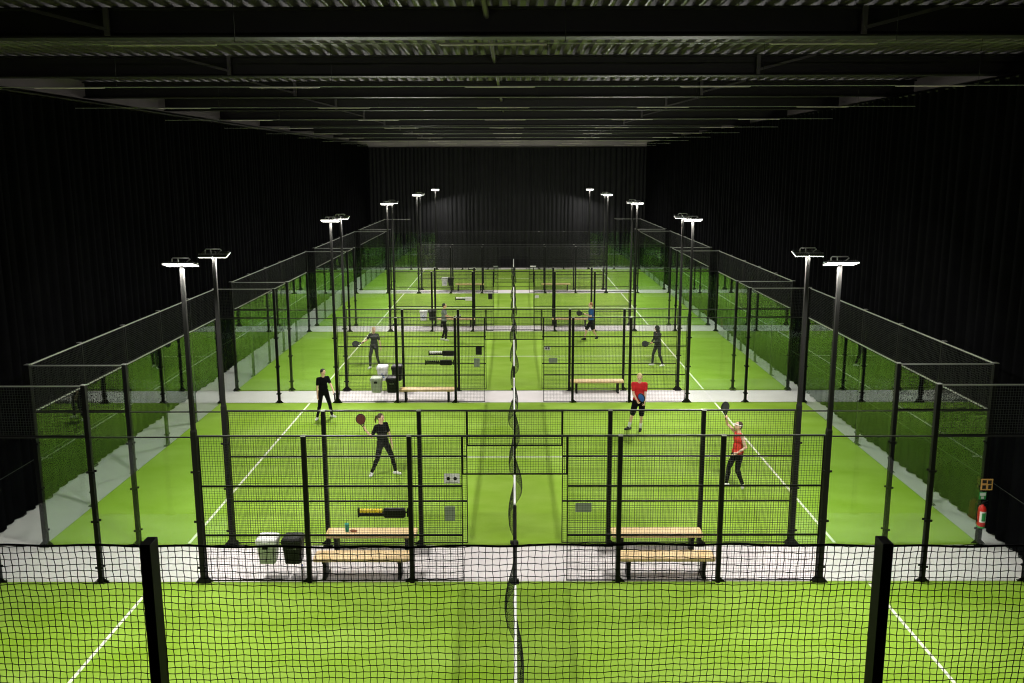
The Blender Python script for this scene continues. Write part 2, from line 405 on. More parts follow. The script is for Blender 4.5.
def floodlight(x, y, aim, label):
    t = thing('floodlight_pole', label, 'floodlight', (x, y, 0), 0, 'floodlight poles at the courts')
    obj('pole', mesh('pole', 'pole', pole_fn), t)
    tilt = math.radians(17)*aim
    br = obj('bracket', mesh('lamp_bracket', 'bracket', bracket_fn), t, (0, 0, 6.28))
    for s in (-1, 1):
        h = obj('lamp_head', mesh('lamp_head', 'housing', head_fn), t, (s*.145, aim*.04, 6.27)); h.rotation_euler = (tilt, 0, 0)
        obj('lens', mesh('lamp_lens', 'lens', lens_fn), h)
        l = bpy.data.objects.new('floodlight_source', area); COL.objects.link(l); l.parent = h; l.location = (0, 0, -.030); l.rotation_euler = (math.radians(10)*aim, math.radians(13)*(1 if x > 0 else -1), 0)
pos = {-1: 'left', 1: 'right'}
for k, y in enumerate(NEAR):
    for s in (-1, 1):
        floodlight(s*6, y, 1, f'tall black floodlight pole {pos[s]} of the doorway, near side of the {ORD[k]} court')
        floodlight(s*6, y+10, -1, f'tall black floodlight pole {pos[s]} of the doorway, far side of the {ORD[k]} court')

# ------------------------------------------------------------------ padel nets
def net_fn(seed, strap):
    def fn(b):
        rnd = random.Random(seed); ph = rnd.uniform(0, 6)
        def sag(y, t):      # t = 0 at the tape, 1 at the turf
            e = min(1, y/.5, (10-y)/.5)
            u = 10-y if strap else y
            return -e*math.sin(t*PI*.62)*.16*(math.sin(u*(1.5 if strap else 1.8))+.2*math.sin(y*3.1+ph))
        h = .0021; n = 222; nz = 7
        def P(y, t): return (sag(y, t), y, .86-t*.80)
        for i in range(n+1):
            y = .06+9.88*i/n
            for j in range(nz):
                p, q = P(y, j/nz), P(y, (j+1)/nz)
                b.add([(p[0]-h,y-h,p[2]),(p[0]+h,y-h,p[2]),(p[0]+h,y+h,p[2]),(p[0]-h,y+h,p[2]),(q[0]-h,y-h,q[2]),(q[0]+h,y-h,q[2]),(q[0]+h,y+h,q[2]),(q[0]-h,y+h,q[2])], [(0,1,5,4),(1,2,6,5),(2,3,7,6),(3,0,4,7)])
        m = 60
        for j in range(1, 19):
            t = j/18
            for i in range(m):
                y0 = .06+9.88*i/m; y1 = .06+9.88*(i+1)/m; p, q = P(y0, t), P(y1, t)
                hh = h if j < 18 else .004
                b.add([(p[0]-hh,y0,p[2]-hh),(p[0]+hh,y0,p[2]-hh),(p[0]+hh,y0,p[2]+hh),(p[0]-hh,y0,p[2]+hh),(q[0]-hh,y1,q[2]-hh),(q[0]+hh,y1,q[2]-hh),(q[0]+hh,y1,q[2]+hh),(q[0]-hh,y1,q[2]+hh)], [(0,1,5,4),(1,2,6,5),(2,3,7,6),(3,0,4,7)])
    return fn
def net_post_fn(b):
    b.lathe([(.04, .02), (.04, .88), (.034, .9), (.0, .902)], n=14); b.box(-.08, -.07, .02, .08, .07, .035)
    for s in (-1, 1): b.box(min(s*.03, s*.10), -.03, .035, max(s*.03, s*.075), .03, .09)
    b.box(-.02, -.055, .6, .02, -.03, .75)
for k, y in enumerate(NEAR):
    t = thing('padel_net', f'padel net with white tape running away from the viewer down the middle, {ORD[k]} court', 'net', (DX, y, 0), group='padel nets')
    obj('post', mesh('net_post', 'blackplastic', net_post_fn), t, (0, .0, 0)); obj('post', mesh('net_post', 'blackplastic', net_post_fn), t, (0, 9.98, 0))
    obj('netting', mesh(('netting', min(k, 2)), 'netcord', net_fn(k*7+2, k == 0)), t)
    y1 = 9.93 if k else 8.35
    obj('top_tape', mesh(('top_tape', y1), 'tape', lambda b: b.loft([[(-.018, yy, zz-.075), (.018, yy, zz-.075), (.022, yy, zz-.005), (.0, yy, zz+.004), (-.022, yy, zz-.005)] for yy, zz in ((.05, .92), (2.5, .895), (5, .885), (7.5, .9), (y1, .92))])), t)
    if not k:
        obj('tension_strap', mesh('tension_strap', 'blackplastic', lambda b: b.loft([[(-.02, yy, .90), (.02, yy, .90), (.02, yy, .935), (-.02, yy, .935)] for yy in (8.34, 9.95)])), t)

# ------------------------------------------------------------------ foreground barrier netting
BY = 3.62; PXL, PXR = -1.80, 1.92; TOPZ = 6.10
t = thing('barrier_netting', 'black cord barrier netting on square posts across the very front', 'netting', (0, BY, 5.1))
for x in (PXL-3.72, PXL, PXR, PXR+3.72):
    obj('post', mesh('barrier_post', 'black', lambda b: (b.bbox(-.027, -.045, .01, .027, .045, 1.055, .003), b.box(-.08, -.08, 0, .08, .08, .01))), t, (x, 0, 0))
def barrier(b):
    c = .0364; x0, x1 = PXL-3.72, PXR+3.72; nx = int((x1-x0)/c); nz = 26; r = .00145
    top = TOPZ-5.1
    def P(i, j):
        x = x0+i*c; z = top-j*c*.98
        sgn = 1 if (i+j) % 2 else -1
        return V((x+.0018*math.sin(i*.7+j*.45)+.0016*math.sin(j*1.1+i*.13)+.0016*sgn, .05+.012*math.sin(x*3.1+j*.2), z+.0028*math.sin(i*.9+j*.35)+.006*math.sin(x*1.9)+.0016*sgn))
    def seg(p, q):
        d = (q-p).normalized(); x = V((0,1,0)).cross(d).normalized()*r; y = V((0,r,0))
        b.add([p-x-y, p+x-y, p+x+y, p-x+y, q-x-y, q+x-y, q+x+y, q-x+y], [(0,1,5,4),(1,2,6,5),(2,3,7,6),(3,0,4,7)])
    for i in range(nx):
        for j in range(nz):
            a = P(i, j)
            if i+1 < nx: seg(a, P(i+1, j))
            if j+1 < nz: seg(a, P(i, j+1))
quick('cord_netting', 'cord', barrier, t)
quick('top_cord', 'cord', lambda b: b.tube([(PXL-3.72+i*.09, .05, TOPZ-5.1+.004*math.sin(i*1.2)+.006*math.sin((PXL-3.72+i*.09)*1.9)) for i in range(125)], .0055, 6), t)

# ------------------------------------------------------------------ benches
def bench_seat(b):
    L, W = .95, .18
    pts = []
    for cx, cy, a0 in ((L-.05, W-.05, 0), (-L+.05, W-.05, 90), (-L+.05, -W+.05, 180), (L-.05, -W+.05, 270)):
        for i in range(4): a = math.radians(a0+i*30); pts.append((cx+.05*math.cos(a), cy+.05*math.sin(a)))
    b.loft([[(x*s, y*s2, z) for x, y in pts] for z, s, s2 in ((.385, .995, .97), (.392, 1, 1), (.442, 1, 1), (.45, .995, .97))])
def bench_leg(b):
    b.loft([[(-.035, y0, z), (.035, y0, z), (.035, y1, z), (-.035, y1, z)] for z, y0, y1 in ((.0, -.17, .17), (.05, -.16, .16), (.06, -.11, .11), (.33, -.10, .10), (.34, -.155, .155), (.385, -.155, .155))])
def bench(x, y, label):
    t = thing('bench', label, 'bench', (x, y, 0), 0, 'wooden benches in the walkways')
    obj('seat', mesh('bench_seat', 'wood', bench_seat), t)
    for s in (-1, 1): obj('leg', mesh('bench_leg', 'black', bench_leg), t, (s*.74, 0, 0))
    obj('stretcher', mesh('bench_stretcher', 'black', lambda b: b.box(-.705, -.02, .345, .705, .02, .375)), t)
F0 = NEAR[0]+10
bench(-2.94, F0+.27, 'pale wooden bench left of the doorway, the nearest to the viewer on that side')
bench(-2.94, A-.27, 'pale wooden bench on the left that carries the green cup')
bench(3.05, F0+.27, 'pale wooden bench right of the doorway, the nearest to the viewer on that side')
bench(3.05, A-.27, 'pale wooden bench right of the doorway against the near fence of the second court')
bench(-2.94, A+10.27, 'pale wooden bench beside the four bins, behind the far fence of the second court')
bench(3.05, A+10+G-.25, 'pale wooden bench on the right behind the man in the red shirt')
bench(-2.85, A+20+2*G-.27, 'pale wooden bench left of the doorway against the near fence of the fourth court')
bench(2.95, A+20+2*G-.27, 'pale wooden bench behind the player in the blue shirt')
bench(-2.82, A+30+3*G-.27, 'pale wooden bench left of the doorway before the farthest court')
bench(2.85, A+30+3*G-.27, 'pale wooden bench right of the doorway before the farthest court')

# cup on the bench
def cup(b):
    b.lathe([(.036, 0), (.04, .06), (.044, .17), (.046, .175), (.04, .175), (.036, .01)], n=16)
t = tag(obj('drinking_cup', mesh('drinking_cup', 'teal', cup), None, (-3.46, A-.27, .45)), 'green drinking cup standing on the bench at the left', 'cup')
def towel(b):
    b.ell((0, 0, .03), (.06, .035, .03)); b.ell((.05, .01, .02), (.04, .03, .02))
tag(obj('pouch', mesh('pouch', 'redhair', towel), None, (-3.33, A-.30, .452)), 'small brown pouch lying on the bench beside the green cup', 'pouch')
def bottle(b): b.lathe([(.03, 0), (.033, .02), (.033, .15), (.014, .19), (.014, .21), (0, .212)], n=14)
for x, yy, lb in ((-4.02, F0+.22, 'white water bottle on the floor left of the nearest bench, closer to its leg'), (-4.16, F0+.30, 'white water bottle on the floor left of the nearest bench, closer to the black bin')):
    o = obj('water_bottle', mesh('water_bottle', 'white', bottle), None, (x, yy, 0)); tag(o, lb, 'bottle', 'water bottles on the floor')
    obj('cap', mesh('bottle_cap', 'blue', lambda b: b.lathe([(.017, .2), (.017, .225), (0, .227)], n=10)), o)

# ------------------------------------------------------------------ bins hung on the fences
def bin_body(b):
    def ring(w, d, z): return [(-w+.03, -d, z), (w-.03, -d, z), (w, -d+.03, z), (w, d-.03, z), (w-.03, d, z), (-w+.03, d, z), (-w, d-.03, z), (-w, -d+.03, z)]
    b.loft([ring(.145, .11, 0), ring(.155, .12, .01), ring(.185, .15, .40), ring(.195, .16, .41), ring(.195, .16, .43)])
def bin_lid(b):
    def ring(w, d, z): return [(-w+.03, -d, z), (w-.03, -d, z), (w, -d+.03, z), (w, d-.03, z), (w-.03, d, z), (-w+.03, d, z), (-w, d-.03, z), (-w, -d+.03, z)]
    b.loft([ring(.20, .165, 0), ring(.205, .17, .015), ring(.20, .165, .08), ring(.17, .13, .115)])
    b.box(-.06, -.19, .02, .06, -.165, .06)
def bin_(x, y, side, body, lid, label, mark=None, z=.33):
    """side: -1 = hung on the near side of a fence, +1 = on its far side"""
    t = thing('waste_bin', label, 'bin', (x, y+side*.24, z), 0, 'waste bins hung on the court fences')
    obj('body', mesh(('bin_body', body), body, bin_body), t)
    obj('lid', mesh(('bin_lid', lid), lid, bin_lid), t, (0, 0, .43))
    obj('hook', mesh(('bin_hook', side), 'black', lambda b: b.box(-.05, min(-side*.16, -side*.222), .36, .05, max(-side*.16, -side*.222), .42)), t)
    if mark == 'logo':
        def mk(b): b.box(-.11, -.162, .10, .11, -.146, .34)
        mo = obj('sticker', mesh('bin_sticker', 'white', mk), t)
        def mk2(b):
            for a in (0, 2.1, 4.2):
                c = V((.045*math.sin(a), -.166, .22+.045*math.cos(a)))
                b.bar(c+V((-.03*math.cos(a), 0, .03*math.sin(a))), c+V((.03*math.cos(a), 0, -.03*math.sin(a))), .03, .008, (0,1,0))
            b.box(-.085, -.165, .125, .085, -.162, .15)
        obj('printed_mark', mesh('bin_mark', 'blue', mk2), mo)
    if mark == 'text':
        def mk(b):
            x = -.075
            for w in (.018, .022, .014, .024, .02, .016): b.box(x, -.152, .32, x+w, -.138, .345); x += w+.008
        obj('printed_mark', mesh('bin_text', 'palegrey', mk), t)
F = [y+10 for y in NEAR]
bin_(-4.79, F[0], 1, 'palegrey', 'white', 'pale grey bin with white lid in the foremost pair, left of the nearest bench')
bin_(-4.29, F[0], 1, 'blackplastic', 'blackplastic', 'black bin of the foremost pair, left of the nearest bench', 'text')
bin_(-4.68, F[1], 1, 'palegrey', 'palegrey', 'grey-green bin at the lower left of the group of four bins')
bin_(-4.14, F[1], 1, 'blackplastic', 'blackplastic', 'black bin at the lower right of the group of four bins', 'text')
bin_(-4.64, NEAR[2], -1, 'white', 'white', 'white bin with a blue mark at the top left of the group of four bins', 'logo', .47)
bin_(-4.12, NEAR[2], -1, 'blackplastic', 'blackplastic', 'black bin at the top right of the group of four bins', None, .47)
bin_(-4.5, NEAR[3], -1, 'white', 'white', 'white bin with a blue mark left of the player in the grey shirt', 'logo')
bin_(-4.06, NEAR[3], -1, 'blackplastic', 'blackplastic', 'black bin just left of the player in the grey shirt')
bin_(-4.45, NEAR[4], -1, 'white', 'white', 'white bin on the near fence of the farthest court', 'logo')
bin_(-4.04, NEAR[4], -1, 'blackplastic', 'blackplastic', 'black bin on the near fence of the farthest court')

# ------------------------------------------------------------------ score counters and notices on the mesh
def score_counter(x, y, side, bead, box_, label):
    t = thing('score_counter', label, 'score counter', (x, y+side*.10, 1.42), 0, 'score counters fixed to the mesh')
    obj('rod', mesh('score_rod', 'black', lambda b: (b.cyl((-.49, 0, 0), (.48, 0, 0), .02, 8), b.box(-.5, -.03, -.09, -.47, .03, .09), b.box(.45, -.03, -.08, .48, .03, .08), b.box(-.47, -.02, -.07, .0, .02, -.03))), t)
    for i in range(7): obj('bead', mesh(('score_bead', bead), bead, lambda b: b.lathe([(.03, 0), (.045, .01), (.045, .045), (.03, .055)], n=10)), t, (-.46+i*.064, 0, .03)).rotation_euler = (0, PI/2, 0)
    obj('box', mesh(('score_box', box_), box_, lambda b: b.bbox(.0, -.045, -.10, .42, .045, .085, .02)), t)
score_counter(-2.47, F[0], 1, 'yellow', 'blackplastic', 'black score counter with yellow beads on the fence above the nearest bench')
score_counter(-2.47, F[1], 1, 'blackplastic', 'blackplastic', 'all-black score counter on the far fence of the second court')
score_counter(-2.5, NEAR[2], -1, 'white', 'blackplastic', 'score counter with white beads on the near fence of the third court')
score_counter(-2.4, NEAR[3], -1, 'white', 'white', 'white score counter on the near fence of the fourth court')
score_counter(-2.4, NEAR[4], -1, 'white', 'palegrey', 'pale score counter on the near fence of the farthest court')
def notice(x, y, z, w, h, side, mat, label, dots=0):
    t = tag(quick('notice_board', mat, lambda b: b.bbox(-w/2, -.006, -h/2, w/2, .006, h/2, .003), None, (x, y+side*.035, z)), label, 'sign', 'small boards on the doorway mesh')
    if dots:
        for s in (-.22, .22): obj('printed_disc', mesh('printed_disc', 'blackplastic', lambda b: b.cyl((0, -.009, 0), (0, -.005, 0), .038, 14)), t, (s*w, 0, 0))
        quick('printed_line', 'paper', lambda b: b.box(-w*.4, -.008, -h*.42, w*.4, -.006, -h*.34), t)
    return t
notice(-1.26, NEAR[1], 1.52, .33, .22, -1, 'white', 'white board with two black discs left of the doorway of the second court', 1)
notice(-1.18, F[0], 1.42, .20, .30, 1, 'paper', 'upright grey board left of the doorway in the nearest fence')
notice(1.39, F[0], 1.55, .31, .18, 1, 'paper', 'wide grey board right of the doorway in the nearest fence')
notice(-1.2, NEAR[2], 1.5, .22, .32, -1, 'blackplastic', 'small black board left of the doorway of the third court')
notice(-1.2, F[1], 1.42, .20, .30, 1, 'paper', 'upright grey board on the far fence of the second court')
notice(1.27, NEAR[2], 1.58, .2, .14, -1, 'white', 'small white board right of the doorway of the third court', 1)
notice(1.4, F[1], 1.5, .3, .17, 1, 'paper', 'wide grey board on the far fence of the second court')
notice(-1.12, NEAR[3], 1.52, .22, .3, -1, 'blackplastic', 'small black board left of the doorway of the fourth court')
notice(1.25, NEAR[3], 1.5, .2, .14, -1, 'white', 'small white board right of the doorway of the fourth court')
notice(1.35, NEAR[4], 1.5, .36, .2, -1, 'white', 'white board right of the doorway of the farthest court')
notice(-1.1, NEAR[4], 1.5, .3, .2, -1, 'paper', 'grey board left of the doorway of the farthest court')

# ------------------------------------------------------------------ extinguisher and signs on the right corner post
def sign(name, x, z, w, h, base, cells, cm, label):
    t = tag(quick(name, base, lambda b: b.bbox(-w/2, -.004, -h/2, w/2, .004, h/2, .003), None, (x, A-.062, z)), label, 'sign')
    def c(b):
        for (x0, z0, x1, z1) in cells: b.box(x0*w-w/2, -.0065, z0*h-h/2, x1*w-w/2, -.004, z1*h-h/2)
    quick('pictogram', cm, c, t)
sign('fire_sign', 10.03, 1.38, .25, .25, 'orange', ((.12, .12, .44, .44), (.62, .10, .90, .46), (.10, .62, .46, .90), (.56, .56, .88, .88)), 'darkhair', 'orange and dark square pictogram sign high on the right corner post')
sign('safety_sign', 9.965, 1.13, .15, .17, 'green', ((.1, .5, .9, .9), (.3, .1, .7, .4)), 'white', 'small green and white sign just above the fire extinguisher')
t = thing('fire_extinguisher', 'red fire extinguisher with green and white label hung on the right corner post', 'fire extinguisher', (9.93, A-.15, .50))
quick('cylinder', 'red', lambda b: b.lathe([(.07, 0), (.078, .015), (.078, .38), (.06, .43), (.025, .455), (.022, .48), (0, .481)], n=20), t)
quick('label_band', ['white', 'green'], lambda b: (b.loft([[(.0795*math.cos(math.radians(a)), .0795*math.sin(math.radians(a)), z) for a in range(210, 331, 15)] for z in (.10, .34)], False, False, False), setattr(b, 'cur', 1), b.loft([[(.081*math.cos(math.radians(a)), .081*math.sin(math.radians(a)), z) for a in range(240, 301, 15)] for z in (.13, .31)], False, False, False)), t)
quick('base_ring', 'green', lambda b: b.lathe([(.07, -.035), (.08, -.03), (.08, .0), (.07, .001)], n=20), t)
quick('valve', 'blackplastic', lambda b: (b.cyl((0, 0, .475), (0, 0, .53), .018, 10), b.bar((0, 0, .53), (.10, -.01, .565), .02, .01), b.bar((0, 0, .51), (.09, -.01, .50), .02, .01)), t)
quick('hose', 'blackplastic', lambda b: b.tube([(-.02, 0, .5), (-.09, -.01, .5), (-.115, -.01, .40), (-.115, -.01, .2), (-.095, -.01, .10)], .011, 8), t)
quick('hanger', 'black', lambda b: b.box(-.02, .06, .25, .02, .105, .40), t)

# ------------------------------------------------------------------ people
def remesh(mb, name, mat, voxel, smooth=4):
    me = mb.mesh(name, mat); o = bpy.data.objects.new(name, me); COL.objects.link(o)
    r = o.modifiers.new('r', 'REMESH'); r.mode = 'VOXEL'; r.voxel_size = voxel; r.use_smooth_shade = True
    s = o.modifiers.new('s', 'SMOOTH'); s.factor = .5; s.iterations = smooth
    dg = bpy.context.evaluated_depsgraph_get(); dg.update()
    nm = bpy.data.meshes.new_from_object(o.evaluated_get(dg)); nm.name = name
    bpy.data.objects.remove(o); nm.materials.clear(); nm.materials.append(M[mat]); return nm
def ik(a, c, l1, l2, pole):
    a = V(a); c = V(c); d = c-a; L = min(d.length, (l1+l2)*.998); dn = d.normalized(); c = a+dn*L
    x = (l1*l1-l2*l2+L*L)/(2*L); h = math.sqrt(max(0, l1*l1-x*x)); p = V(pole); p = (p-dn*p.dot(dn)).normalized()
    return a+dn*x+p*h, c
def basis(f, up=V((0,0,1))):
    f = V(f).normalized(); r = f.cross(up).normalized(); u = r.cross(f).normalized()
    return Matrix((r, f, u)).transposed()        # columns: right, forward, up

def person(loc, label, h, fwd, feet, hands, lean=(0,0), hip=(0,0), look=None, hair='brownhair', hairstyle='short', skin='skin',
           top='blackcloth', sleeve='short', legs='blackcloth', leglen='long', shoe='whitecloth', sock=None, elbow=None, grip=(0,0), foot_dir=None, chest=1.0, hood=False):
    """everything in world orientation around loc; feet and hands = (anatomical right, anatomical left)"""
    s = h/1.78; f = V((fwd[0], fwd[1], 0)).normalized(); r = V((f.y, -f.x, 0)); up = V((0,0,1))
    look = V((look[0], look[1], look[2] if len(look) > 2 else 0)).normalized() if look else f
    th, sh, az = .44*s, .43*s, .085*s
    ank = [V((p[0], p[1], az+(p[2] if len(p) > 2 else 0))) for p in feet]
    hx, hy = hip; hz = 9
    for q, sd in zip(ank, (1, -1)):
        b0 = V((hx, hy, 0))+r*sd*.09*s; d = math.hypot(q.x-b0.x, q.y-b0.y); hz = min(hz, az+math.sqrt(max(.1, (.86*s)**2-d*d)))
    P = V((hx, hy, hz)); up2 = V((lean[0], lean[1], 1)).normalized()
    hips = [P+r*sd*.09*s for sd in (1, -1)]
    knees = []; 
    for q, hp in zip(ank, hips): k, _ = ik(hp, q, th, sh, f+V((0,0,.05))); knees.append(k)
    C = P+up2*.33*s; N = P+up2*.55*s; shd = [P+up2*.485*s+r*sd*.165*s*chest for sd in (1, -1)]
    hp = N+up2*.05*s+look*.02*s; H = N+up2*.148*s+look*.028*s
    els = []; wr = []
    for i, (hd, sd) in enumerate(zip(hands, (1, -1))):
        pole = V(elbow[i]) if elbow and elbow[i] else (-f*.6+r*sd*.6-up*.6)
        e, w = ik(shd[i], hd, .29*s, .255*s, pole); els.append(e); wr.append(w)
    Rh = basis(look)
    # ---- body
    b = MB(); T = basis(f, up2)
    b.ell(H+up*.01*s, (.073*s, .092*s, .105*s), Rh, 20, 14); b.ell(H+Rh@V((0, .02, -.055))*s, (.052*s, .058*s, .055*s), Rh)
    b.cap(H+Rh@V((0, .088, .0))*s, H+Rh@V((0, .105, -.022))*s, .010*s, .014*s)          # nose
    for sd in (-1, 1): b.ell(H+Rh@V((sd*.074, -.005, -.005))*s, (.012*s, .02*s, .03*s), Rh); b.ell(H+Rh@V((sd*.032, .078, .022))*s, (.02*s, .012*s, .008*s), Rh)
    b.cap(H+Rh@V((-.016, .077, -.052))*s, H+Rh@V((.016, .077, -.052))*s, .008*s, .008*s)
    b.cap(N-up2*.04*s, H-up2*.05*s, .058*s, .052*s)
    b.ell(P+up2*.37*s, (.155*s*chest, .105*s, .17*s), T, 18, 12); b.ell(P+up2*.17*s, (.135*s*chest, .095*s, .16*s), T, 18, 12); b.ell(P+up2*.0*s, (.16*s, .11*s, .12*s), T, 18, 12)
    b.cap(shd[0], shd[1], .044*s, .044*s)
    for i, sd in enumerate((1, -1)):
        b.cap(hips[i]-up*.02*s, knees[i], .082*s, .052*s); b.cap(knees[i], ank[i], .05*s, .034*s)
        calf = knees[i].lerp(ank[i], .28)-f*.015*s; b.ell(calf, (.048*s, .05*s, .11*s))
        b.cap(shd[i], els[i], .044*s, .034*s); b.cap(els[i], wr[i], .036*s, .024*s)
        fd = V(foot_dir[i]+(0,)).normalized() if foot_dir else (f+r*sd*.3).normalized()
        b.cap(ank[i]-up*.04*s-fd*.03*s, ank[i]-up*.05*s+fd*.12*s, .034*s, .03*s)
        # hand: palm, four fingers, thumb
        d = (wr[i]-els[i]).normalized(); n = (P+up2*.2*s-wr[i]); n = (n-d*n.dot(d)).normalized(); sv = d.cross(n).normalized()
        pc = wr[i]+d*.05*s
        for q in (-.028, -.009, .009, .028): b.cap(wr[i]+d*.012*s+sv*q*.6*s, wr[i]+d*.085*s+sv*q*s, .014*s, .0115*s, 8)
        curl = (1.1, 1.2) if grip[i] else (.3, .45)
        for q, ln in ((-.030, .78), (-.010, .95), (.010, 1.0), (.030, .88)):
            p0 = wr[i]+d*.088*s+sv*q*s; p1 = p0+(d*math.cos(curl[0])+n*math.sin(curl[0]))*.042*ln*s
            a2 = curl[0]+curl[1]; p2 = p1+(d*math.cos(a2)+n*math.sin(a2))*.038*ln*s
            b.cap(p0, p1, .0095*s, .0085*s, 8); b.cap(p1, p2, .0085*s, .0072*s, 8)
        t0 = wr[i]+d*.03*s-sv*.022*s; t1 = t0+(d*.6-sv*.7+n*.5).normalized()*.035*s; b.cap(t0, t1, .013*s, .010*s, 8); b.cap(t1, t1+(d*.8+n*.6-sv*.1).normalized()*.032*s, .010*s, .008*s, 8)
    body = obj('person', remesh(b, 'person', skin, .0085, 3), None, loc); tag(body, label, 'person', 'padel players')
    # ---- face
    e = MB()
    for sd in (-1, 1): e.ell(H+Rh@V((sd*.031, .089, .008))*s, (.012*s, .006*s, .007*s), Rh, 8, 6)
    obj('eyes', e.mesh('eyes', 'eye'), body)
    e = MB(); e.cap(H+Rh@V((-.018, .086, -.052))*s, H+Rh@V((.018, .086, -.052))*s, .006*s, .006*s, 8); obj('mouth', e.mesh('mouth', 'lip'), body)
    # ---- hair
    hb = MB()
    if hood:
        hb.ell(H+Rh@V((0, -.018, .012))*s, (.108*s, .112*s, .128*s), Rh, 20, 14); hb.cap(H+Rh@V((0, -.04, -.08))*s, N-up2*.0*s-f*.03*s, .09*s, .09*s)
        obj('hood', remesh(hb, 'hood', top, .014), body)
    else:
        hb.ell(H+Rh@V((0, -.02, .035))*s, (.084*s, .094*s, .092*s), Rh, 20, 14); hb.ell(H+Rh@V((0, -.045, -.01))*s, (.076*s, .06*s, .075*s), Rh)
        if hairstyle == 'ponytail':
            q = H+Rh@V((0, -.10, .03))*s; hb.tube([q, q+Rh@V((0, -.06, -.03))*s, q+Rh@V((.01, -.08, -.12))*s, q+Rh@V((.015, -.06, -.22))*s], [.025*s, .035*s, .032*s, .008*s], 10)
        if hairstyle == 'long': hb.ell(H+Rh@V((0, -.055, -.07))*s, (.075*s, .05*s, .11*s), Rh)
        obj('hair', remesh(hb, 'hair', hair, .012, 2), body)
        if hairstyle == 'cap':
            cb_ = MB(); cb_.ell(H+Rh@V((0, -.012, .048))*s, (.09*s, .10*s, .085*s), Rh, 18, 10); cb_.ell(H+Rh@V((0, .10, .045))*s, (.06*s, .06*s, .012*s), Rh)
            obj('cap', remesh(cb_, 'cap', 'blackcloth', .01, 2), body)
        if hairstyle == 'visor':
            vb = MB(); vb.tube([H+Rh@V((.09*math.sin(a), .02+.10*math.cos(a)-.02, .04))*s for a in [i*PI/8 for i in range(17)]], .012*s, 8); vb.ell(H+Rh@V((0, .12, .04))*s, (.055*s, .05*s, .009*s), Rh)
            obj('visor', remesh(vb, 'visor', 'whitecloth', .009, 1), body)
    # ---- top
    tb = MB(); g = .016*s
    tb.ell(P+up2*.38*s, (.155*s*chest+g, .105*s+g, .165*s), T, 18, 12); tb.ell(P+up2*.17*s, (.135*s*chest+g*1.5, .095*s+g*1.5, .17*s), T, 18, 12)
    tb.ell(P+up2*.04*s, (.16*s+g*1.3, .112*s+g*1.3, .10*s), T, 18, 12)
    if sleeve != 'none':
        tb.cap(shd[0], shd[1], .060*s, .060*s); tb.cap(shd[0].lerp(shd[1], .3), shd[1].lerp(shd[0], .3), .066*s, .066*s)
        for i in (0, 1):
            if sleeve == 'short': tb.cap(shd[i], shd[i].lerp(els[i], .66), .061*s, .054*s)
            else: tb.cap(shd[i], els[i], .062*s, .05*s); tb.cap(els[i], els[i].lerp(wr[i], .9), .05*s, .038*s)
    else:
        tb.cap(shd[0].lerp(shd[1], .12), shd[1].lerp(shd[0], .12), .05*s, .05*s)
    obj('shirt', remesh(tb, 'shirt', top, .014, 3), body)
    # ---- legs
    lb = MB(); lb.ell(P-up*.0*s, (.16*s+.014, .11*s+.014, .115*s), T, 18, 12)
    for i in (0, 1):
        if leglen == 'long':
            lb.cap(hips[i]-up*.02*s, knees[i], .094*s, .064*s); lb.cap(knees[i], ank[i]+(knees[i]-ank[i])*.08, .062*s, .047*s)
            lb.ell(knees[i].lerp(ank[i], .28)-f*.012*s, (.058*s, .06*s, .11*s))
        else:
            lb.cap(hips[i]-up*.02*s, hips[i].lerp(knees[i], .93), .105*s, .085*s)
    obj('trousers' if leglen == 'long' else 'shorts', remesh(lb, 'trousers', legs, .014, 3), body)
    # ---- shoes, socks
    for i, sd in enumerate((1, -1)):
        fd = V(foot_dir[i]+(0,)).normalized() if foot_dir else (f+r*sd*.3).normalized(); a = ank[i]
        sb = MB(); sb.cap(a-up*.045*s-fd*.045*s, a-up*.05*s+fd*.13*s, .045*s, .036*s); sb.ell(a-up*.03*s+fd*.03*s, (.046*s, .05*s, .045*s)); sb.cap(a-up*.03*s, a-up*.0*s, .045*s, .043*s)
        obj('shoe', remesh(sb, 'shoe', shoe, .009, 2), body)
        if sock: sb = MB(); sb.cap(a-up*.01*s, a.lerp(knees[i], .33), .042*s, .05*s); obj('sock', remesh(sb, 'sock', sock, .01, 1), body)
    return body, wr, els

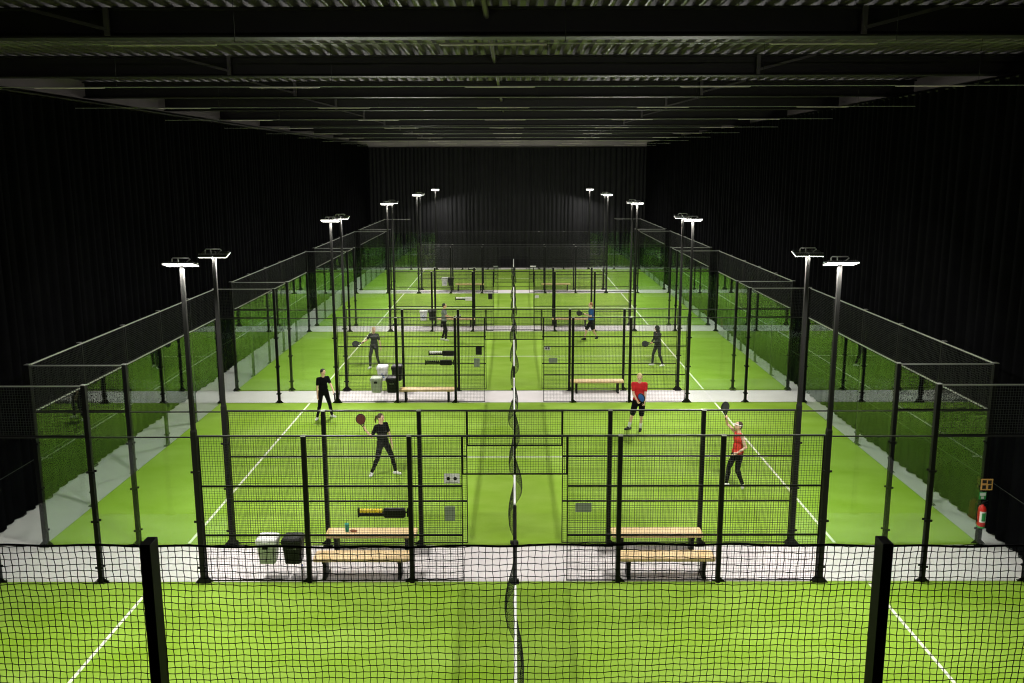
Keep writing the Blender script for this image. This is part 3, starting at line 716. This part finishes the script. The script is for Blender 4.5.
def racket(hand, d, face, facemat, label, loc, off=.0):
    """padel racket: hand = where it is held, d = direction from grip to head, face = normal of the face"""
    d = V(d).normalized(); n = V(face); n = (n-d*n.dot(d)).normalized(); x = d.cross(n).normalized()
    R = Matrix((x, d, n)).transposed()
    o = thing('padel_racket', label, 'racket', tuple(V(loc)+V(hand)), group='padel rackets'); o.rotation_mode = 'QUATERNION'; o.rotation_quaternion = R.to_quaternion()
    def out(sc_, t):       # teardrop outline
        pts = []
        for i in range(28):
            a = 2*PI*i/28-PI/2; w = .128*sc_; y = math.sin(a); xx = math.cos(a)*w
            if y < 0: xx *= 1-.25*(-y)**1.5
            pts.append((xx, .235+y*.145*sc_, t))
        return pts
    obj('head_frame', mesh('racket_frame', 'blackplastic', lambda b: b.loft([out(.97, -.019), out(1, -.012), out(1, .012), out(.97, .019)])), o)
    obj('face', mesh(('racket_face', facemat), facemat, lambda b: b.loft([out(.88, -.0205), out(.88, .0205)])), o)
    def holes(b):
        for i in range(-3, 4):
            for j in range(-3, 4):
                if i*i+j*j < 11: b.cyl((i*.024, .24+j*.026, -.0212), (i*.024, .24+j*.026, .0212), .005, 6)
    obj('drilled_holes', mesh('racket_holes', 'darkhair', holes), o)
    obj('throat', mesh('racket_throat', 'blackplastic', lambda b: (b.bar((-.055, .12, 0), (-.012, .035, 0), .02, .03, (0,0,1)), b.bar((.055, .12, 0), (.012, .035, 0), .02, .03, (0,0,1)))), o)
    obj('grip', mesh('racket_grip', 'blackplastic', lambda b: b.tube([(0, .05, 0), (0, .03, 0), (0, -.085, 0), (0, -.09, 0)], [.013, .015, .0155, .018], 10)), o)
def palm(w, e): return w+(w-e).normalized()*.075

# man in black, back left of the second court
L = (-6.05, 23.72, .02)
p, w, e = person(L, 'person in black t-shirt, black trousers and white shoes walking left in the second court', 1.69, (.55, -.85), ((-.2, -.12), (.22, .12)), ((-.12, -.30, .80), (.42, -.22, .86)), look=(.7, -.6, -.15), hair='darkhair', skin='skin2', elbow=(( -1, .2, -.2), (.3, .5, -.6)), grip=(0, 1), foot_dir=((-.1, -1), (1, -.35)))
racket(palm(w[1], e[1]), (.25, -.9, -.15), (1, .2, 0), 'darkgrey', 'black padel racket held low by the person walking in the second court', L)
# woman in black, racket raised behind
L = (-3.37, 19.13, .02)
p, w, e = person(L, 'person with dark ponytail in black, racket raised behind, wide stance in the second court', 1.74, (.75, -.66), ((-.31, -.05), (.31, .05)), ((-.42, -.12, 1.28), (.25, .0, .80)), lean=(-.08, 0), look=(.85, -.5, -.05), hairstyle='ponytail', skin='skin2', elbow=((-.3, -.2, -1), (.3, .5, 0)), grip=(1, 0), foot_dir=((-.1, -1), (1, -.35)))
racket(palm(w[0], e[0]), (-.28, 0, .95), (.35, -1, .1), 'darkred', 'dark padel racket raised by the person with the ponytail', L)
# man in red
L = (3.86, 22.60, .02)
p, w, e = person(L, 'person in red shirt and black shorts with white socks, holding a blue racket', 1.84, (-.1, -1), ((-.26, .02), (.08, -.08)), ((-.08, -.30, 1.03), (.14, -.30, .95)), hip=(.03, 0), hair='blondhair', skin='skin2', top='redcloth', legs='blackcloth', leglen='short', shoe='blackplastic', sock='whitecloth', look=(-.15, -1, -.25), grip=(1, 1), chest=1.12, foot_dir=((-.9, -.4), (-.3, -1)))
racket(palm(w[1], e[1])+V((-.02, -.0, .0)), (-.25, -.1, .9), (-.75, -.65, 0), 'blue', 'blue padel racket held in front of the red shirt', L)
# woman in red top
L = (5.62, 18.33, .02)
p, w, e = person(L, 'person in bright red sleeveless top and black leggings, one arm raised overhead', 1.76, (-.96, -.28), ((-.19, .03), (.2, -.03)), ((-.25, .10, 1.78), (-.06, -.32, 1.02)), hip=(.05, 0), lean=(.02, 0), look=(-.9, -.2, .25), hairstyle='visor', hair='brownhair', skin='skin2', top='redcloth2', sleeve='none', elbow=((-.2, .6, -.2), (.6, -.4, -.5)), grip=(1, 0), foot_dir=((-1, -.2), (-.3, -1)), chest=.9)
racket(palm(w[0], e[0]), (-.1, -.05, 1), (.5, -1, .2), 'darkgrey', 'dark padel racket held overhead by the person in the red top', L)
# woman in black, third court left
L = (-5.56, 30.07, .02)
p, w, e = person(L, 'person with blond hair in black t-shirt and trousers, left in the third court', 1.73, (-.25, -1), ((-.15, -.15), (.15, .2)), ((-.42, -.15, 1.08), (.28, -.02, .80)), look=(.5, -.8, -.1), hair='blondhair', hairstyle='long', skin='skin2', top='darkgrey', legs='darkgrey', grip=(1, 0), elbow=((-.4, .3, -.8), (.6, .4, 0)))
racket(palm(w[0], e[0]), (-.95, -.2, -.12), (.1, -.8, .5), 'darkgrey', 'black padel racket held out to the left over the service line', L)
# man grey shirt, third court back
L = (-3.2, 34.9, .02)
p, w, e = person(L, 'person in grey shirt and black trousers facing right in the third court', 1.80, (1, -.15), ((.1, -.06), (-.08, .10)), ((.40, -.18, 1.15), (.34, .1, 1.1)), hip=(.03, 0), hair='darkhair', top='greycloth', legs='blackcloth', grip=(1, 1))
racket(palm(w[0], e[0]), (.95, 0, .25), (0, -.4, 1), 'paper', 'pale padel racket held forward by the person in the grey shirt', L)
# man in blue
L = (3.68, 35.12, .02)
p, w, e = person(L, 'person in blue t-shirt and long black shorts stepping left in the third court', 1.84, (-1, -.12), ((.30, .12), (-.30, -.08)), ((-.24, .06, 1.18), (-.26, -.12, 1.2)), hair='redhair', skin='skin2', top='bluecloth', legs='blackcloth', leglen='short', shoe='blackplastic', grip=(1, 1), foot_dir=((-.6, -.7), (-1, -.2)))
racket(palm(w[1], e[1]), (-.95, 0, .2), (0, -1, .35), 'darkgrey', 'black padel racket held out by the person in the blue t-shirt', L)
# hooded player
L = (5.9, 30.25, .02)
p, w, e = person(L, 'person in dark grey with covered head and white shoes, right in the third court', 1.70, (-.9, -.4), ((-.2, .06), (.2, -.08)), ((-.25, .06, .98), (-.24, -.14, 1.0)), lean=(-.06, 0), hood=True, chest=1.15, top='darkgrey', sleeve='long', legs='darkgrey', grip=(1, 1), foot_dir=((-1, -.1), (-1, -.3)))
racket(palm(w[1], e[1]), (-.95, 0, -.12), (0, -1, .35), 'darkgrey', 'black padel racket held low by the dark grey person with covered head', L)

# ------------------------------------------------------------------ world and view
wd = bpy.data.worlds.new('world'); sc.world = wd; wd.use_nodes = True
wd.node_tree.nodes['Background'].inputs[0].default_value = (0, 0, 0, 1); wd.node_tree.nodes['Background'].inputs[1].default_value = 0
sc.view_settings.view_transform = 'Standard'; sc.view_settings.look = 'None'; sc.view_settings.exposure = .2; sc.view_settings.gamma = 1; sc.view_settings.use_curve_mapping = False
cy = sc.cycles; cy.max_bounces = 10; cy.transparent_max_bounces = 64; cy.diffuse_bounces = 3; cy.glossy_bounces = 6; cy.use_denoising = True; cy.sample_clamp_indirect = 6
cy.caustics_reflective = False; cy.caustics_refractive = False; cy.use_light_tree = True; cy.filter_width = 1.15
